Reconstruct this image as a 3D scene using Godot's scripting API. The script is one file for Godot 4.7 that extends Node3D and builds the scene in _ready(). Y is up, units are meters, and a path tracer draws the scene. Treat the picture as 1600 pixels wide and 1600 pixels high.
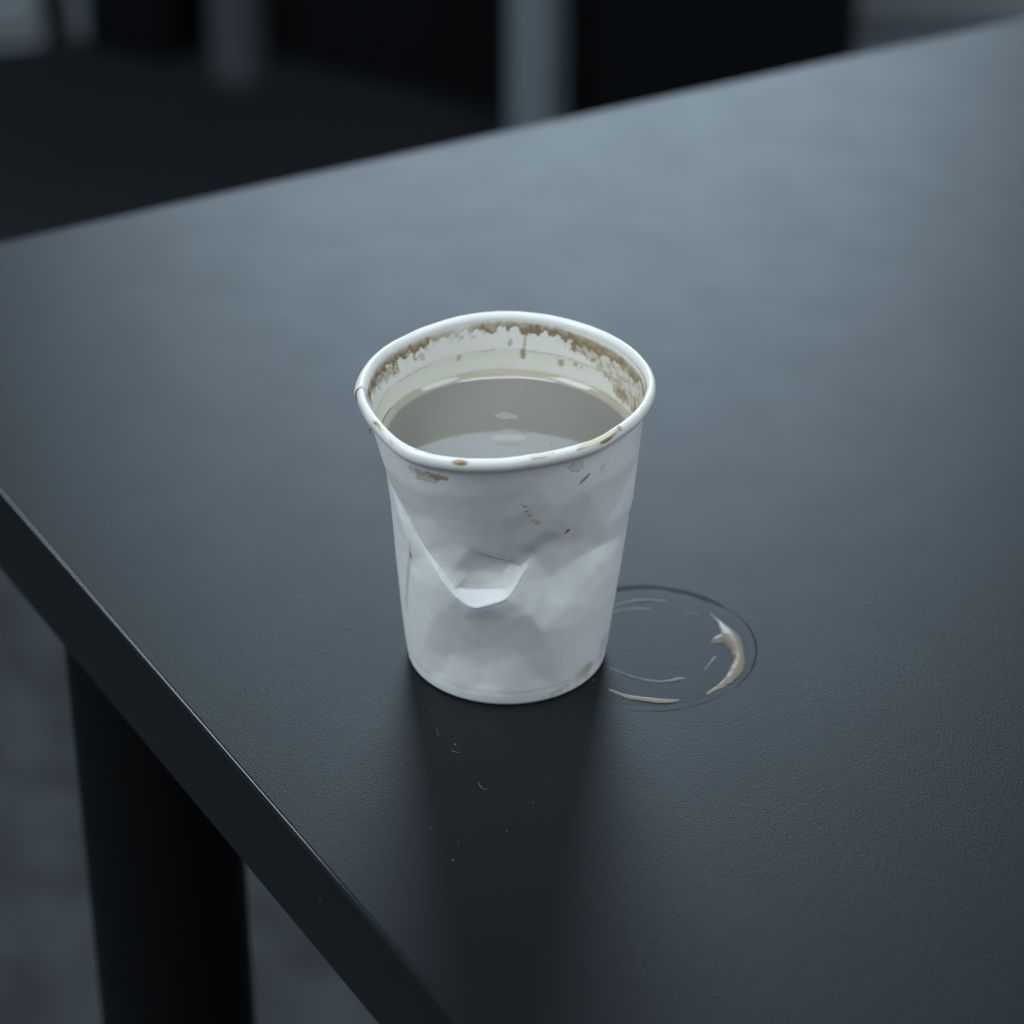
extends Node3D
# A crumpled paper cup of cold coffee on a dark laminate table. Metres, y up; the cup's base is at the origin.

const BASE_R := 0.02794      # outer radius of the cup at the table
const TOP_R := 0.0375        # outer radius of the wall under the rolled rim
const WALL_TOP := 0.08455    # height of the middle of the rolled rim
const RIM_W := 0.0013        # half width of the roll
const RIM_H := 0.00195       # half height of the roll
const LEVEL := 0.0675        # coffee level
const PAPER := 0.0004
const NU := 720
const NV := 270
const SEAM := -86.0          # the roll's overlap, degrees from the front

var rim_r: PackedFloat32Array = [0.2, -0.18, -0.29, -0.16, -0.12, -0.43, -0.35, -0.16, 0.07, 0.33, 0.25, -0.01, -0.09, -0.2, -0.23, -0.13, 0.02, 0.17, 0.28, 0.24, 0.06, -0.2, -0.38, -0.36, -0.21, -0.18, -0.26, -0.01, 0.16, 0.12, 0.25, 0.92, 1.67, 1.55, 1.07, 0.62]
var rim_y: PackedFloat32Array = [-0.45, -0.04, 0.19, 0.28, 0.41, 0.6, 0.57, 0.49, 0.43, 0.38, 0.33, 0.28, 0.24, 0.18, 0.14, 0.17, 0.23, 0.3, 0.33, 0.25, 0.06, -0.17, -0.35, -0.39, -0.34, -0.3, -0.29, -0.24, -0.16, -0.22, -0.51, -1.04, -1.47, -1.41, -1.14, -0.82]
var dent := PackedFloat32Array()
var wave := FastNoiseLite.new()
var count := {}
var grain: NoiseTexture2D


func _ready() -> void:
	# ---- camera ----
	var cam := Camera3D.new()
	cam.name = "camera"
	add_child(cam)
	cam.transform = Transform3D(Basis(Vector3(0.99999724, -0.00198845, 0.00125242), Vector3(0.00235, 0.84614858, -0.53294189), Vector3(0.0, 0.53294336, 0.84615092)), Vector3(0.0015617, 0.4796621, 0.6895303))
	var lens := CameraAttributesPhysical.new()
	lens.frustum_focal_length = 69.557
	lens.exposure_aperture = 5.8
	lens.frustum_focus_distance = 0.79
	lens.frustum_near = 0.05
	lens.frustum_far = 60.0
	cam.attributes = lens
	cam.current = true
	# ---- air ----
	var around := WorldEnvironment.new()
	around.name = "surroundings"
	var e := Environment.new()
	e.background_mode = Environment.BG_COLOR
	e.background_color = Color(0.05, 0.06, 0.07).linear_to_srgb()
	e.tonemap_mode = Environment.TONE_MAPPER_LINEAR
	e.tonemap_exposure = 1.0
	e.sdfgi_enabled = true
	e.ssao_enabled = true
	e.ssil_enabled = true
	around.environment = e
	add_child(around)
	# ---- lights: a window behind the table, a broad ceiling panel above it ----
	area_light("window_light", Vector3(0.05, 1.02, -2.45), Vector3(0.0, 0.1, 0.0), Vector2(1.0, 1.0), 2.55, Color(0.65, 0.84, 1.01))
	area_light("ceiling_light", Vector3(0.0, 1.75, 0.1), Vector3(0.0, 0.0, 0.05), Vector2(1.3, 0.35), 1.3, Color(0.76, 0.88, 1.0))
	area_light("left_light", Vector3(-1.45, 1.45, 0.45), Vector3(0.0, 0.05, 0.0), Vector2(1.1, 1.1), 3.1, Color(0.76, 0.88, 1.0))
	area_light("right_light", Vector3(1.45, 1.45, 0.45), Vector3(0.0, 0.05, 0.0), Vector2(1.1, 1.1), 2.1, Color(0.76, 0.88, 1.0))
	area_light("room_light", Vector3(0.0, 1.4, 2.0), Vector3(0.0, 0.05, 0.0), Vector2(2.4, 1.2), 1.5, Color(0.76, 0.88, 1.0))

	wave.seed = 5
	wave.frequency = 1.0
	wave.fractal_octaves = 3
	grain = noise_map(2048, 2048, 0.155, FastNoiseLite.TYPE_CELLULAR, 1, 7)   # fine leather grain of the laminate
	build_dents()
	build_setting()
	build_table()
	build_cup()
	build_coffee()
	build_spill()
	build_dust()


# ------------------------------------------------------------------ helpers

func area_light(called: String, at: Vector3, aim: Vector3, size: Vector2, energy: float, color: Color) -> void:
	var l := AreaLight3D.new()
	l.name = called
	l.area_size = size
	l.light_energy = energy
	l.light_color = color.linear_to_srgb()
	l.shadow_enabled = true
	l.area_range = 8.0
	l.area_attenuation = 2.0
	add_child(l)
	var up := Vector3.UP if absf((aim - at).normalized().y) < 0.95 else Vector3.FORWARD
	l.look_at_from_position(at, aim, up)


func numbered(called: String) -> String:
	count[called] = count.get(called, -1) + 1
	return called if count[called] == 0 else "%s_%03d" % [called, count[called]]


func thing(called: String, label: String, category: String, at := Vector3.ZERO, group := "") -> Node3D:
	var o := Node3D.new()
	o.name = numbered(called)
	add_child(o, true)
	o.position = at
	tag(o, label, category, group)
	return o


func tag(o: Node3D, label: String, category: String, group := "") -> void:
	o.set_meta("label", label)
	o.set_meta("category", category)
	if group:
		o.set_meta("group", group)


func put(called: String, mesh: Mesh, mat: Material, parent: Node = null) -> MeshInstance3D:
	var o := MeshInstance3D.new()
	o.mesh = mesh
	o.material_override = mat
	if parent == null:
		o.name = numbered(called)
		add_child(o, true)
	else:
		o.name = called
		parent.add_child(o, true)
	return o


func paint(linear: Color, rough: float, spec := 0.5) -> StandardMaterial3D:
	var m := StandardMaterial3D.new()
	m.albedo_color = Color(linear.r, linear.g, linear.b).linear_to_srgb()
	m.roughness = rough
	m.metallic_specular = spec
	return m


func noise_map(w: int, h: int, freq: float, type := FastNoiseLite.TYPE_SIMPLEX, octaves := 3, sd := 1, seamless := true, ramp: Gradient = null) -> NoiseTexture2D:
	var n := FastNoiseLite.new()
	n.noise_type = type
	n.frequency = freq
	n.seed = sd
	n.fractal_octaves = octaves
	if type == FastNoiseLite.TYPE_CELLULAR:
		n.fractal_type = FastNoiseLite.FRACTAL_NONE
		n.cellular_return_type = FastNoiseLite.RETURN_DISTANCE2_SUB
		n.domain_warp_enabled = true
		n.domain_warp_amplitude = 6.0
		n.domain_warp_frequency = 0.03
	var t := NoiseTexture2D.new()
	t.width = w
	t.height = h
	t.seamless = seamless
	t.noise = n
	if ramp:
		t.color_ramp = ramp
	return t


func skin(p: PackedVector3Array, nu: int, nv: int, uv: PackedVector2Array, flip := false, wrap := false) -> ArrayMesh:
	# p holds (nu + 1) * (nv + 1) points, u running fastest
	var ix := PackedInt32Array()
	ix.resize(nu * nv * 6)
	var nrm := PackedVector3Array()
	nrm.resize(p.size())
	var w := nu + 1
	var k := 0
	for j in nv:
		for i in nu:
			var a := j * w + i
			var b := a + 1
			var c := a + w
			var d := c + 1
			if flip:
				var s := b
				b = c
				c = s
			# clockwise seen from the front
			ix[k] = a; ix[k + 1] = b; ix[k + 2] = d
			ix[k + 3] = a; ix[k + 4] = d; ix[k + 5] = c
			k += 6
			var n := (p[d] - p[a]).cross(p[b] - p[c])
			n = (p[d] - p[a]).cross(p[b] - p[a]) + (p[c] - p[a]).cross(p[d] - p[a])
			nrm[a] += n
			nrm[b] += n
			nrm[c] += n
			nrm[d] += n
	for j in nv + 1:
		if wrap:
			var s := nrm[j * w] + nrm[j * w + nu]
			nrm[j * w] = s
			nrm[j * w + nu] = s
	for i in nrm.size():
		nrm[i] = nrm[i].normalized() if nrm[i].length_squared() > 0.0 else Vector3.UP
	var arr := []
	arr.resize(Mesh.ARRAY_MAX)
	arr[Mesh.ARRAY_VERTEX] = p
	arr[Mesh.ARRAY_NORMAL] = nrm
	arr[Mesh.ARRAY_TEX_UV] = uv
	arr[Mesh.ARRAY_INDEX] = ix
	var me := ArrayMesh.new()
	me.add_surface_from_arrays(Mesh.PRIMITIVE_TRIANGLES, arr)
	return me


func lathe(profile: PackedVector2Array, segs: int) -> ArrayMesh:
	# profile points are (radius, height), from the bottom up on the outside
	var p := PackedVector3Array()
	var uv := PackedVector2Array()
	for q in profile:
		for i in segs + 1:
			var a := TAU * i / segs
			p.append(Vector3(q.x * sin(a), q.y, q.x * cos(a)))
			uv.append(Vector2(float(i) / segs, q.y))
	return skin(p, segs, profile.size() - 1, uv, true, true)


func rounded_box(size: Vector3, r: float) -> ArrayMesh:
	# a box whose vertical edges and top and bottom edges are rounded, standing on y = 0
	var ring := PackedVector2Array()
	for c in 4:
		for k in 5:
			var a := PI / 2 * (c + k / 4.0)
			var s := Vector2([1, -1, -1, 1][c] * (size.x / 2 - r), [1, 1, -1, -1][c] * (size.z / 2 - r))
			ring.append(s + r * Vector2(cos(a), sin(a)))
	var p := PackedVector3Array()
	var uv := PackedVector2Array()
	var rows: Array[Vector2] = [Vector2(-1, 0), Vector2(r, 0), Vector2(r * 0.3, r * 0.3), Vector2(0, r), Vector2(0, size.y - r), Vector2(r * 0.3, size.y - r * 0.3), Vector2(r, size.y), Vector2(-1, size.y)]
	for row in rows:
		for i in ring.size() + 1:
			var q := ring[i % ring.size()]
			var s := Vector2(1.0 - 2.0 * row.x / size.x, 1.0 - 2.0 * row.x / size.z) if row.x >= 0 else Vector2(0.001, 0.001)
			p.append(Vector3(q.x * s.x, row.y, q.y * s.y))
			uv.append(Vector2(float(i) / ring.size(), row.y / size.y))
	var me := skin(p, ring.size(), rows.size() - 1, uv, false, true)
	return me


func blob(points: Array, y0 := 0.0, segs_per := 6, rough := 0.12, sd := 0) -> ArrayMesh:
	# a low ridge of liquid along a curve: x, z, half width, height in millimetres
	var c := Curve3D.new()
	var wh := Curve3D.new()
	for i in points.size():
		var q: Vector4 = points[i]
		var a: Vector4 = points[maxi(i - 1, 0)]
		var b: Vector4 = points[mini(i + 1, points.size() - 1)]
		var t := Vector3(b.x - a.x, 0, b.y - a.y) / 6.0
		var t2 := Vector3(b.z - a.z, b.w - a.w, 0) / 6.0
		c.add_point(Vector3(q.x, 0, q.y), -t, t)
		wh.add_point(Vector3(q.z, q.w, 0), -t2, t2)
	var n := (points.size() - 1) * segs_per
	var m := 14
	var p := PackedVector3Array()
	var uv := PackedVector2Array()
	for j in n + 1:
		var f := float(j) / segs_per
		var k := mini(int(f), points.size() - 2)
		var o := c.sample(k, f - k)
		var d := c.sample(k, minf(f - k + 0.02, 1.0)) - c.sample(k, maxf(f - k - 0.02, 0.0))
		var side := Vector3(-d.z, 0, d.x).normalized()
		var s := wh.sample(k, f - k)
		for i in m + 1:
			var t := float(i) / m * 2.0 - 1.0
			var g := 1.0 + rough * wave.get_noise_3d(o.x * 0.28 + signf(t) * 7.0, o.z * 0.28, sd * 9.0) * 3.0
			var h := pow(maxf(1.0 - t * t, 0.0), 0.55) * s.y * (1.0 + rough * wave.get_noise_3d(o.x * 0.2, o.z * 0.2, 40.0 + sd))
			p.append(Vector3(o.x + side.x * t * s.x * g, y0 * 1000.0 + h - 0.02, o.z + side.z * t * s.x * g) * 0.001)
			uv.append(Vector2(t, f))
	return skin(p, m, n, uv, false)


func ring_at(table: PackedFloat32Array, deg: float) -> float:
	var f := fposmod(deg, 360.0) / 10.0
	var i := int(f)
	var t := f - i
	var a := table[(i + 35) % 36]
	var b := table[i % 36]
	var c := table[(i + 1) % 36]
	var d := table[(i + 2) % 36]
	return 0.001 * (b + 0.5 * t * (c - a + t * (2 * a - 5 * b + 4 * c - d + t * (3 * (b - c) + d - a))))


# ------------------------------------------------------------------ the cup

func build_dents() -> void:
	# creases of the crushed side: degrees from the front, height, depth inwards (millimetres)
	var rows := [
		[-40.1, 71.0, 0.60,  -24.9, 72.8, 0.35,  -8.1, 74.7, 0.40,  10.4, 75.7, 0.20,  29.9, 76.1, 0.00,  51.4, 75.5, 0.00,  64.3, 75.3, -0.10,  -36.7, 62.0, 2.20],
		[-20.7, 64.2, 1.60,  -3.0, 65.6, 1.70,  12.4, 66.5, 1.00,  -9.5, 57.5, 2.80,  2.9, 54.7, 3.40,  -33.1, 51.7, 2.90,  -9.8, 45.2, 5.00,  -19.2, 44.5, 3.90],
		[-27.7, 45.4, 2.60,  -2.1, 44.0, 5.20,  -10.7, 42.4, 4.00,  34.3, 59.4, 1.90,  44.3, 60.5, 1.00,  28.4, 56.5, 2.60,  52.8, 52.7, 1.20,  19.3, 53.4, 3.60],
		[34.1, 50.9, 3.60,  44.8, 51.2, 2.40,  16.5, 47.0, 3.90,  14.7, 50.2, 4.20,  -41.0, 31.7, 0.10,  -33.7, 31.3, 0.00,  -23.5, 30.2, 0.50,  -11.8, 30.1, 0.70],
		[-0.4, 32.0, 0.60,  7.4, 35.0, 0.50,  -12.3, 24.7, 1.30,  -13.0, 18.6, 1.80,  -13.3, 12.8, 1.70,  -13.4, 7.6, 1.00,  -28.5, 22.8, 0.90,  -32.0, 15.2, 1.10],
		[4.5, 25.3, 1.00,  6.4, 18.2, 1.20,  -39.8, 6.9, 0.70,  13.6, 11.2, 0.70,  -40.2, 26.5, -0.10,  -45.3, 19.6, -0.20,  -52.1, 12.0, -0.10,  12.2, 31.9, 0.00],
		[17.3, 26.3, -0.20,  23.0, 19.9, -0.20,  26.9, 35.8, 2.00,  19.5, 34.8, 1.70,  14.9, 33.9, 0.60,  37.4, 36.3, 1.20,  49.2, 40.0, 0.80,  66.5, 40.7, 0.15],
		[53.3, 41.1, 0.50,  31.2, 31.6, 0.30,  45.1, 30.6, -0.10,  58.9, 35.2, -0.30,  37.4, 25.0, -0.30,  -60.8, 26.8, 0.60,  -55.5, 20.9, 0.20,  -49.2, 34.7, 0.70],
		[-38.8, 37.7, 0.30],
		[-75, 77, 0.3,  -75, 70, 1.4,  -75, 62, 2.4,  -75, 50, 2.2,  -75, 40, 1.6,  -75, 28, 0.9,  -75, 12, 0.2,  -95, 74, 0.7,  -95, 62, 2.0,  -95, 50, 1.9],
		[-95, 36, 1.2,  -95, 18, 0.3,  -118, 70, 0.4,  -118, 55, 0.9,  -118, 35, 0.5,  80, 52, -0.9,  95, 50, -0.8,  112, 50, -0.4,  80, 68, -0.4,  80, 28, -0.4],
	]
	var folds := [
		[-67.2, 69.2, 0.50,  -65.2, 64.1, 1.50,  -63.9, 58.7, 2.70,  -57.1, 54.8, 3.30,  -50.0, 50.7, 3.20,  -43.7, 47.9, 2.60,  -38.9, 46.0, 1.80,  -35.4, 44.6, 1.10,  -31.6, 42.3, 0.40,  -28.1, 40.0, 0.10,  -24.5, 37.8, -0.10,  -19.6, 35.8, -0.30,  -14.8, 35.2, -0.50],
		[-12.6, 35.7, -0.45,  -8.2, 36.7, -0.30,  -2.2, 37.9, 0.20,  0.6, 38.9, 0.70,  3.4, 40.8, 1.40,  7.0, 44.1, 2.40,  10.5, 46.9, 3.50],
		[-17.5, 54.2, 2.70,  -13.4, 52.2, 3.10,  -5.3, 49.9, 4.00,  3.1, 47.9, 4.70],
		[-25.2, 39.5, 2.10,  -23.5, 39.1, 2.60,  -19.3, 39.0, 3.20,  -14.5, 39.2, 3.50,  -5.5, 39.6, 3.40,  -0.7, 39.6, 3.00],
		[4.0, 49.0, 4.40,  5.3, 50.4, 4.10,  8.3, 52.8, 3.40,  12.5, 54.3, 2.70,  15.7, 57.1, 1.90,  18.8, 60.0, 1.20,  22.3, 66.6, 0.40,  34.2, 70.1, 0.00,  47.3, 70.8, -0.10],
		[73.9, 42.7, 0.30,  61.0, 45.4, 1.25,  51.5, 45.5, 2.50,  41.0, 44.9, 3.20,  31.7, 43.0, 3.80,  23.5, 41.1, 3.80],
		[-37.9, 54.1, 2.50,  -31.1, 55.1, 2.70,  -25.4, 55.8, 2.70],
		[-64.9, 57.2, 1.80,  -59.9, 52.6, 1.50,  -57.3, 47.1, 1.50,  -55.9, 42.5, 1.80,  -53.2, 40.4, 2.00],
		[-59.9, 37.5, 1.40,  -52.9, 37.6, 1.10,  -45.1, 39.0, 0.90,  -39.8, 40.5, 0.80],
		[-42.4, 48.3, 3.00,  -37.6, 46.4, 2.60,  -34.1, 45.0, 2.30,  -30.3, 42.7, 1.90,  -26.8, 40.4, 1.50,  -23.2, 38.2, 0.90],
		[-3.5, 38.1, 0.90,  -0.7, 39.1, 1.90,  2.1, 41.0, 2.80,  5.7, 44.4, 3.70,  9.2, 47.1, 4.40],
		[-17.5, 53.6, 2.80,  -13.4, 51.6, 3.80,  -5.3, 49.3, 5.10,  3.1, 47.3, 6.00],
	]
	# sharp nips in the paper along the folds
	var nips := [
		[-56.4, 55.0, 0.00,  -49.3, 50.9, 0.25,  -43.0, 48.1, 0.40,  -38.2, 46.2, 0.50,  -34.8, 44.8, 0.50,  -30.9, 42.5, 0.50,  -27.4, 40.2, 0.40,  -23.8, 38.0, 0.20],
	]
	var pts := PackedVector2Array()
	var dep := PackedFloat32Array()
	for row in rows:
		for i in range(0, row.size(), 3):
			pts.append(Vector2(row[i] * 0.576, row[i + 1]))
			dep.append(row[i + 2])
	for fold in folds:
		for i in range(0, fold.size() - 3, 3):
			var a := Vector3(fold[i] * 0.576, fold[i + 1], fold[i + 2])
			var b := Vector3(fold[i + 3] * 0.576, fold[i + 4], fold[i + 5])
			var n := maxi(1, ceili(Vector2(b.x - a.x, b.y - a.y).length() / 0.7))
			for k in n:
				var q := a.lerp(b, float(k) / n)
				pts.append(Vector2(q.x, q.y))
				dep.append(q.z)
		pts.append(Vector2(fold[-3] * 0.576, fold[-2]))
		dep.append(fold[-1])
	for k in 73:
		for y in [-0.5, 3.5, 80.5, 88.0]:
			pts.append(Vector2((k * 5.0 - 180.0) * 0.576, y))
			dep.append(0.0)
	for a in [-180.0, -150.0, 140.0, 160.0, 180.0]:
		for y in [20.0, 40.0, 60.0]:
			pts.append(Vector2(a * 0.576, y))
			dep.append(0.0)
	var tri := Geometry2D.triangulate_delaunay(pts)
	var w := NU + 1
	dent.resize(w * (NV + 1))
	var sx := NU / (360.0 * 0.576)
	var sy := NV / (WALL_TOP * 1000.0)
	for t in range(0, tri.size(), 3):
		var a := Vector2((pts[tri[t]].x + 180 * 0.576) * sx, pts[tri[t]].y * sy)
		var b := Vector2((pts[tri[t + 1]].x + 180 * 0.576) * sx, pts[tri[t + 1]].y * sy)
		var c := Vector2((pts[tri[t + 2]].x + 180 * 0.576) * sx, pts[tri[t + 2]].y * sy)
		var area := (b - a).cross(c - a)
		if absf(area) < 1e-6:
			continue
		for j in range(maxi(0, ceili(minf(a.y, minf(b.y, c.y)))), mini(NV, floori(maxf(a.y, maxf(b.y, c.y)))) + 1):
			for i in range(maxi(0, ceili(minf(a.x, minf(b.x, c.x)))), mini(NU, floori(maxf(a.x, maxf(b.x, c.x)))) + 1):
				var q := Vector2(i, j)
				var u := (c - b).cross(q - b) / area
				var v := (a - c).cross(q - c) / area
				if u >= -1e-4 and v >= -1e-4 and u + v <= 1.0001:
					dent[j * w + i] = u * dep[tri[t]] + v * dep[tri[t + 1]] + (1.0 - u - v) * dep[tri[t + 2]]
	# paper bends a little at every fold; broad flat parts are softened more than creases
	var soft := blurred(dent, 3, 2)
	var mid := blurred(dent, 1, 1)
	for i in dent.size():
		var k := clampf(absf(dent[i] - soft[i]) * 4.0 - 0.2, 0.0, 1.0)
		dent[i] = 0.001 * lerpf(soft[i], mid[i], k)
	for nip in nips:
		for i in range(0, nip.size() - 3, 3):
			var a := Vector2(nip[i] * 0.576, nip[i + 1])
			var b := Vector2(nip[i + 3] * 0.576, nip[i + 4])
			for j in range(int((minf(a.y, b.y) - 1.5) * sy), int((maxf(a.y, b.y) + 1.5) * sy) + 1):
				for x in range(int((minf(a.x, b.x) + 180 * 0.576 - 1.5) * sx), int((maxf(a.x, b.x) + 180 * 0.576 + 1.5) * sx) + 1):
					var q := Vector2(x / sx - 180 * 0.576, j / sy)
					var t := (q - a).dot(b - a) / (b - a).length_squared()
					if t < 0.0 or t >= 1.0:
						continue
					var d := q.distance_to(a.lerp(b, t))
					dent[j * w + x] += 0.001 * lerpf(nip[i + 2], nip[i + 5], t) * exp(-pow(d / 0.42, 2.0))


func blurred(a: PackedFloat32Array, r: int, times: int) -> PackedFloat32Array:
	var w := NU + 1
	var src := a.duplicate()
	var tmp := a.duplicate()
	for t in times:
		for j in NV + 1:
			var s := 0.0
			for i in range(-r, r + 1):
				s += src[j * w + posmod(i, NU)]
			for i in w:
				tmp[j * w + i] = s / (2 * r + 1)
				s += src[j * w + posmod(i + r + 1, NU)] - src[j * w + posmod(i - r, NU)]
		for i in w:
			var s := 0.0
			for j in range(-r, r + 1):
				s += tmp[clampi(j, 0, NV) * w + i]
			for j in NV + 1:
				src[j * w + i] = s / (2 * r + 1)
				s += tmp[clampi(j + r + 1, 0, NV) * w + i] - tmp[clampi(j - r, 0, NV) * w + i]
	return src


func wall_r(deg: float, f: float) -> float:
	# outer radius of the wall at a share f of its height
	var i := clampf((deg + 180.0) / 360.0, 0.0, 1.0) * NU
	var j := clampf(f, 0.0, 1.0) * NV
	var i0 := mini(int(i), NU - 1)
	var j0 := mini(int(j), NV - 1)
	var w := NU + 1
	var top := lerpf(dent[j0 * w + i0], dent[j0 * w + i0 + 1], i - i0)
	var low := lerpf(dent[(j0 + 1) * w + i0], dent[(j0 + 1) * w + i0 + 1], i - i0)
	return lerpf(BASE_R, TOP_R, f) + ring_at(rim_r, deg) * f * f - lerpf(top, low, j - j0)


func wall_top(deg: float) -> float:
	return WALL_TOP + ring_at(rim_y, deg)


func build_cup() -> void:
	var cup := thing("paper_cup", "crumpled white paper cup with coffee stained rim standing on the dark table", "cup")
	# outer wall
	var p := PackedVector3Array()
	var uv := PackedVector2Array()
	p.resize((NU + 1) * (NV + 1))
	uv.resize(p.size())
	for i in NU + 1:
		var deg := 360.0 * i / NU - 180.0
		var a := deg_to_rad(deg)
		var dr := ring_at(rim_r, deg)
		var top := wall_top(deg)
		for j in NV + 1:
			var f := float(j) / NV
			var k := j * (NU + 1) + i
			var y := top * f
			var r := lerpf(BASE_R, TOP_R, f) + dr * f * f - dent[k]
			r += 0.00006 * wave.get_noise_3d(sin(a) * 3.0, y * 90.0, cos(a) * 3.0) * minf(1.0, f * 8.0)
			# crimp of the bottom seam, and the foot turned in a little
			var mm := y * 1000.0
			r -= 0.00010 * (1.0 - smoothstep(4.1, 4.6, mm)) + 0.0006 * pow(1.0 - clampf(mm / 1.0, 0.0, 1.0), 2.0)
			r -= 0.00006 * exp(-pow((mm - 4.6) / 0.35, 2.0))
			p[k] = Vector3(r * sin(a), y, r * cos(a))
			uv[k] = Vector2(float(i) / NU, 1.0 - f)
	var white := paint(Color(0.80, 0.80, 0.785), 0.75, 0.3)
	white.albedo_color = Color.WHITE
	white.albedo_texture = ImageTexture.create_from_image(outer_stains())
	white.heightmap_enabled = true
	white.heightmap_texture = noise_map(2048, 1024, 0.11, FastNoiseLite.TYPE_SIMPLEX, 4, 3, false)
	white.heightmap_scale = 0.003
	var tone := Gradient.new()
	tone.set_color(0, Color(0.972, 0.97, 0.962))
	tone.set_color(1, Color(1, 1, 1))
	white.detail_enabled = true
	white.detail_blend_mode = BaseMaterial3D.BLEND_MODE_MUL
	white.detail_albedo = noise_map(1024, 512, 0.03, FastNoiseLite.TYPE_SIMPLEX, 5, 17, true, tone)
	put("outer_wall", skin(p, NU, NV, uv, true, true), white, cup)
	# inner wall
	var nu := 360
	var nv := 110
	p = PackedVector3Array()
	uv = PackedVector2Array()
	for j in nv + 1:
		var f := 0.06 + 0.94 * j / nv
		for i in nu + 1:
			var deg := 360.0 * i / nu - 180.0
			var r := wall_r(deg, f) - PAPER
			p.append(Vector3(r * sin(deg_to_rad(deg)), wall_top(deg) * f, r * cos(deg_to_rad(deg))))
			uv.append(Vector2(float(i) / nu, (1.0 - f) * WALL_TOP / 0.024))
	var inside := paint(Color(0.8, 0.8, 0.8), 0.42, 0.45)
	inside.albedo_color = Color.WHITE
	inside.albedo_texture = ImageTexture.create_from_image(inner_stains())
	inside.texture_repeat = false
	put("inner_wall", skin(p, nu, nv, uv, false, true), inside, cup)
	# floor of the cup
	put("cup_bottom", lathe([Vector2(0.0277, 0.0048), Vector2(0.0276, 0.0052), Vector2(0.0001, 0.0052)], 96), paint(Color(0.78, 0.77, 0.72), 0.6), cup)
	# rolled rim, thicker where its two ends overlap at the left
	nu = 1080
	nv = 30
	p = PackedVector3Array()
	uv = PackedVector2Array()
	for j in nv + 1:
		var t := TAU * j / nv
		for i in nu + 1:
			var deg := 360.0 * i / nu - 180.0
			var over := 0.0
			if deg < SEAM:
				over = 1.0 - smoothstep(0.0, 34.0, SEAM - deg)
			var bump := exp(-pow((deg + 40.0) / 9.0, 2.0))
			var m := 1.0 + 0.36 * over + 0.10 * bump + 0.05 * wave.get_noise_2d(deg * 0.06, 3.0)
			var r := TOP_R - PAPER * 0.5 + ring_at(rim_r, deg) + RIM_W - 0.00008 + RIM_W * m * cos(t) + 0.0002 * over
			var y := wall_top(deg) + RIM_H * (1.0 + 0.2 * over + 0.10 * bump) * sin(t) + 0.00012 * wave.get_noise_2d(deg * 0.11, 9.0)
			p.append(Vector3(r * sin(deg_to_rad(deg)), y, r * cos(deg_to_rad(deg))))
			uv.append(Vector2(float(i) / nu, float(j) / nv))
	var roll := paint(Color(0.8, 0.8, 0.8), 0.38, 0.5)
	roll.albedo_color = Color.WHITE
	roll.albedo_texture = ImageTexture.create_from_image(rim_stains())
	roll.clearcoat_enabled = true
	roll.clearcoat = 0.25
	roll.clearcoat_roughness = 0.25
	var rim := put("rim", skin(p, nu, nv, uv, true, true), roll, cup)
	# the cut end of the overlapping paper, standing a little off the roll
	p = PackedVector3Array()
	uv = PackedVector2Array()
	for j in 3:
		for i in 31:
			var t := deg_to_rad(-120.0 + 300.0 * i / 30.0)
			var g := [1.37, 1.39, 1.22][j] as float
			var deg := SEAM + [-1.2, 0.25, 0.3][j] as float
			var r := TOP_R - PAPER * 0.5 + ring_at(rim_r, deg) + RIM_W + RIM_W * g * cos(t) + 0.0002
			p.append(Vector3(r * sin(deg_to_rad(deg)), wall_top(deg) + RIM_H * (g - 0.15) * sin(t), r * cos(deg_to_rad(deg))))
			uv.append(Vector2(i / 30.0, j / 2.0))
	put("overlap_edge", skin(p, 30, 2, uv, false), paint(Color(0.62, 0.58, 0.48), 0.7), rim)
	# a dried drip hanging under the roll at the left
	var drop := put("dried_drip", blob([Vector4(-1.4, 0, 0.15, 0.1), Vector4(-0.5, 0, 0.4, 0.4), Vector4(0.4, 0, 0.5, 0.45), Vector4(1.0, 0, 0.15, 0.1)]), paint(Color(0.34, 0.29, 0.22), 0.35), rim)
	drop.position = Vector3(sin(deg_to_rad(-66.0)) * 0.0392, 0.0813, cos(deg_to_rad(-66.0)) * 0.0392)
	drop.rotation = Vector3(0, deg_to_rad(-70.0 + 90.0), deg_to_rad(90.0))


func splat(img: Image, at: Vector2, rx: float, ry: float, turn: float, color: Color, strength: float, edge := 0.4, warp := 0.25, grain := 0.05, soft := 0.55) -> void:
	# a stain with an uneven outline, darker along its edge where it dried (pixels of img)
	var reach := maxf(rx, ry) * (1.0 + warp) + 1.0
	var ca := cos(turn)
	var sa := sin(turn)
	for y in range(maxi(0, int(at.y - reach)), mini(img.get_height(), int(at.y + reach) + 1)):
		for x in range(int(at.x - reach), int(at.x + reach) + 1):
			var d := Vector2(x, y) - at
			var q := Vector2((d.x * ca + d.y * sa) / rx, (d.y * ca - d.x * sa) / ry).length()
			q += warp * wave.get_noise_2d(x * grain, y * grain) * 1.8
			if q >= 1.0:
				continue
			var body := smoothstep(1.0, soft, q)
			var line := smoothstep(0.45, 0.85, q) * smoothstep(1.0, 0.92, q)
			var s := strength * clampf(lerpf(body, line, edge) + (1.0 - edge) * 0.0, 0.0, 1.0)
			s *= 0.8 + 0.4 * wave.get_noise_2d(x * 0.13 + 90.0, y * 0.13)
			var xx := posmod(x, img.get_width())
			img.set_pixel(xx, y, img.get_pixel(xx, y).lerp(color, clampf(s, 0.0, 1.0)))


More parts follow.
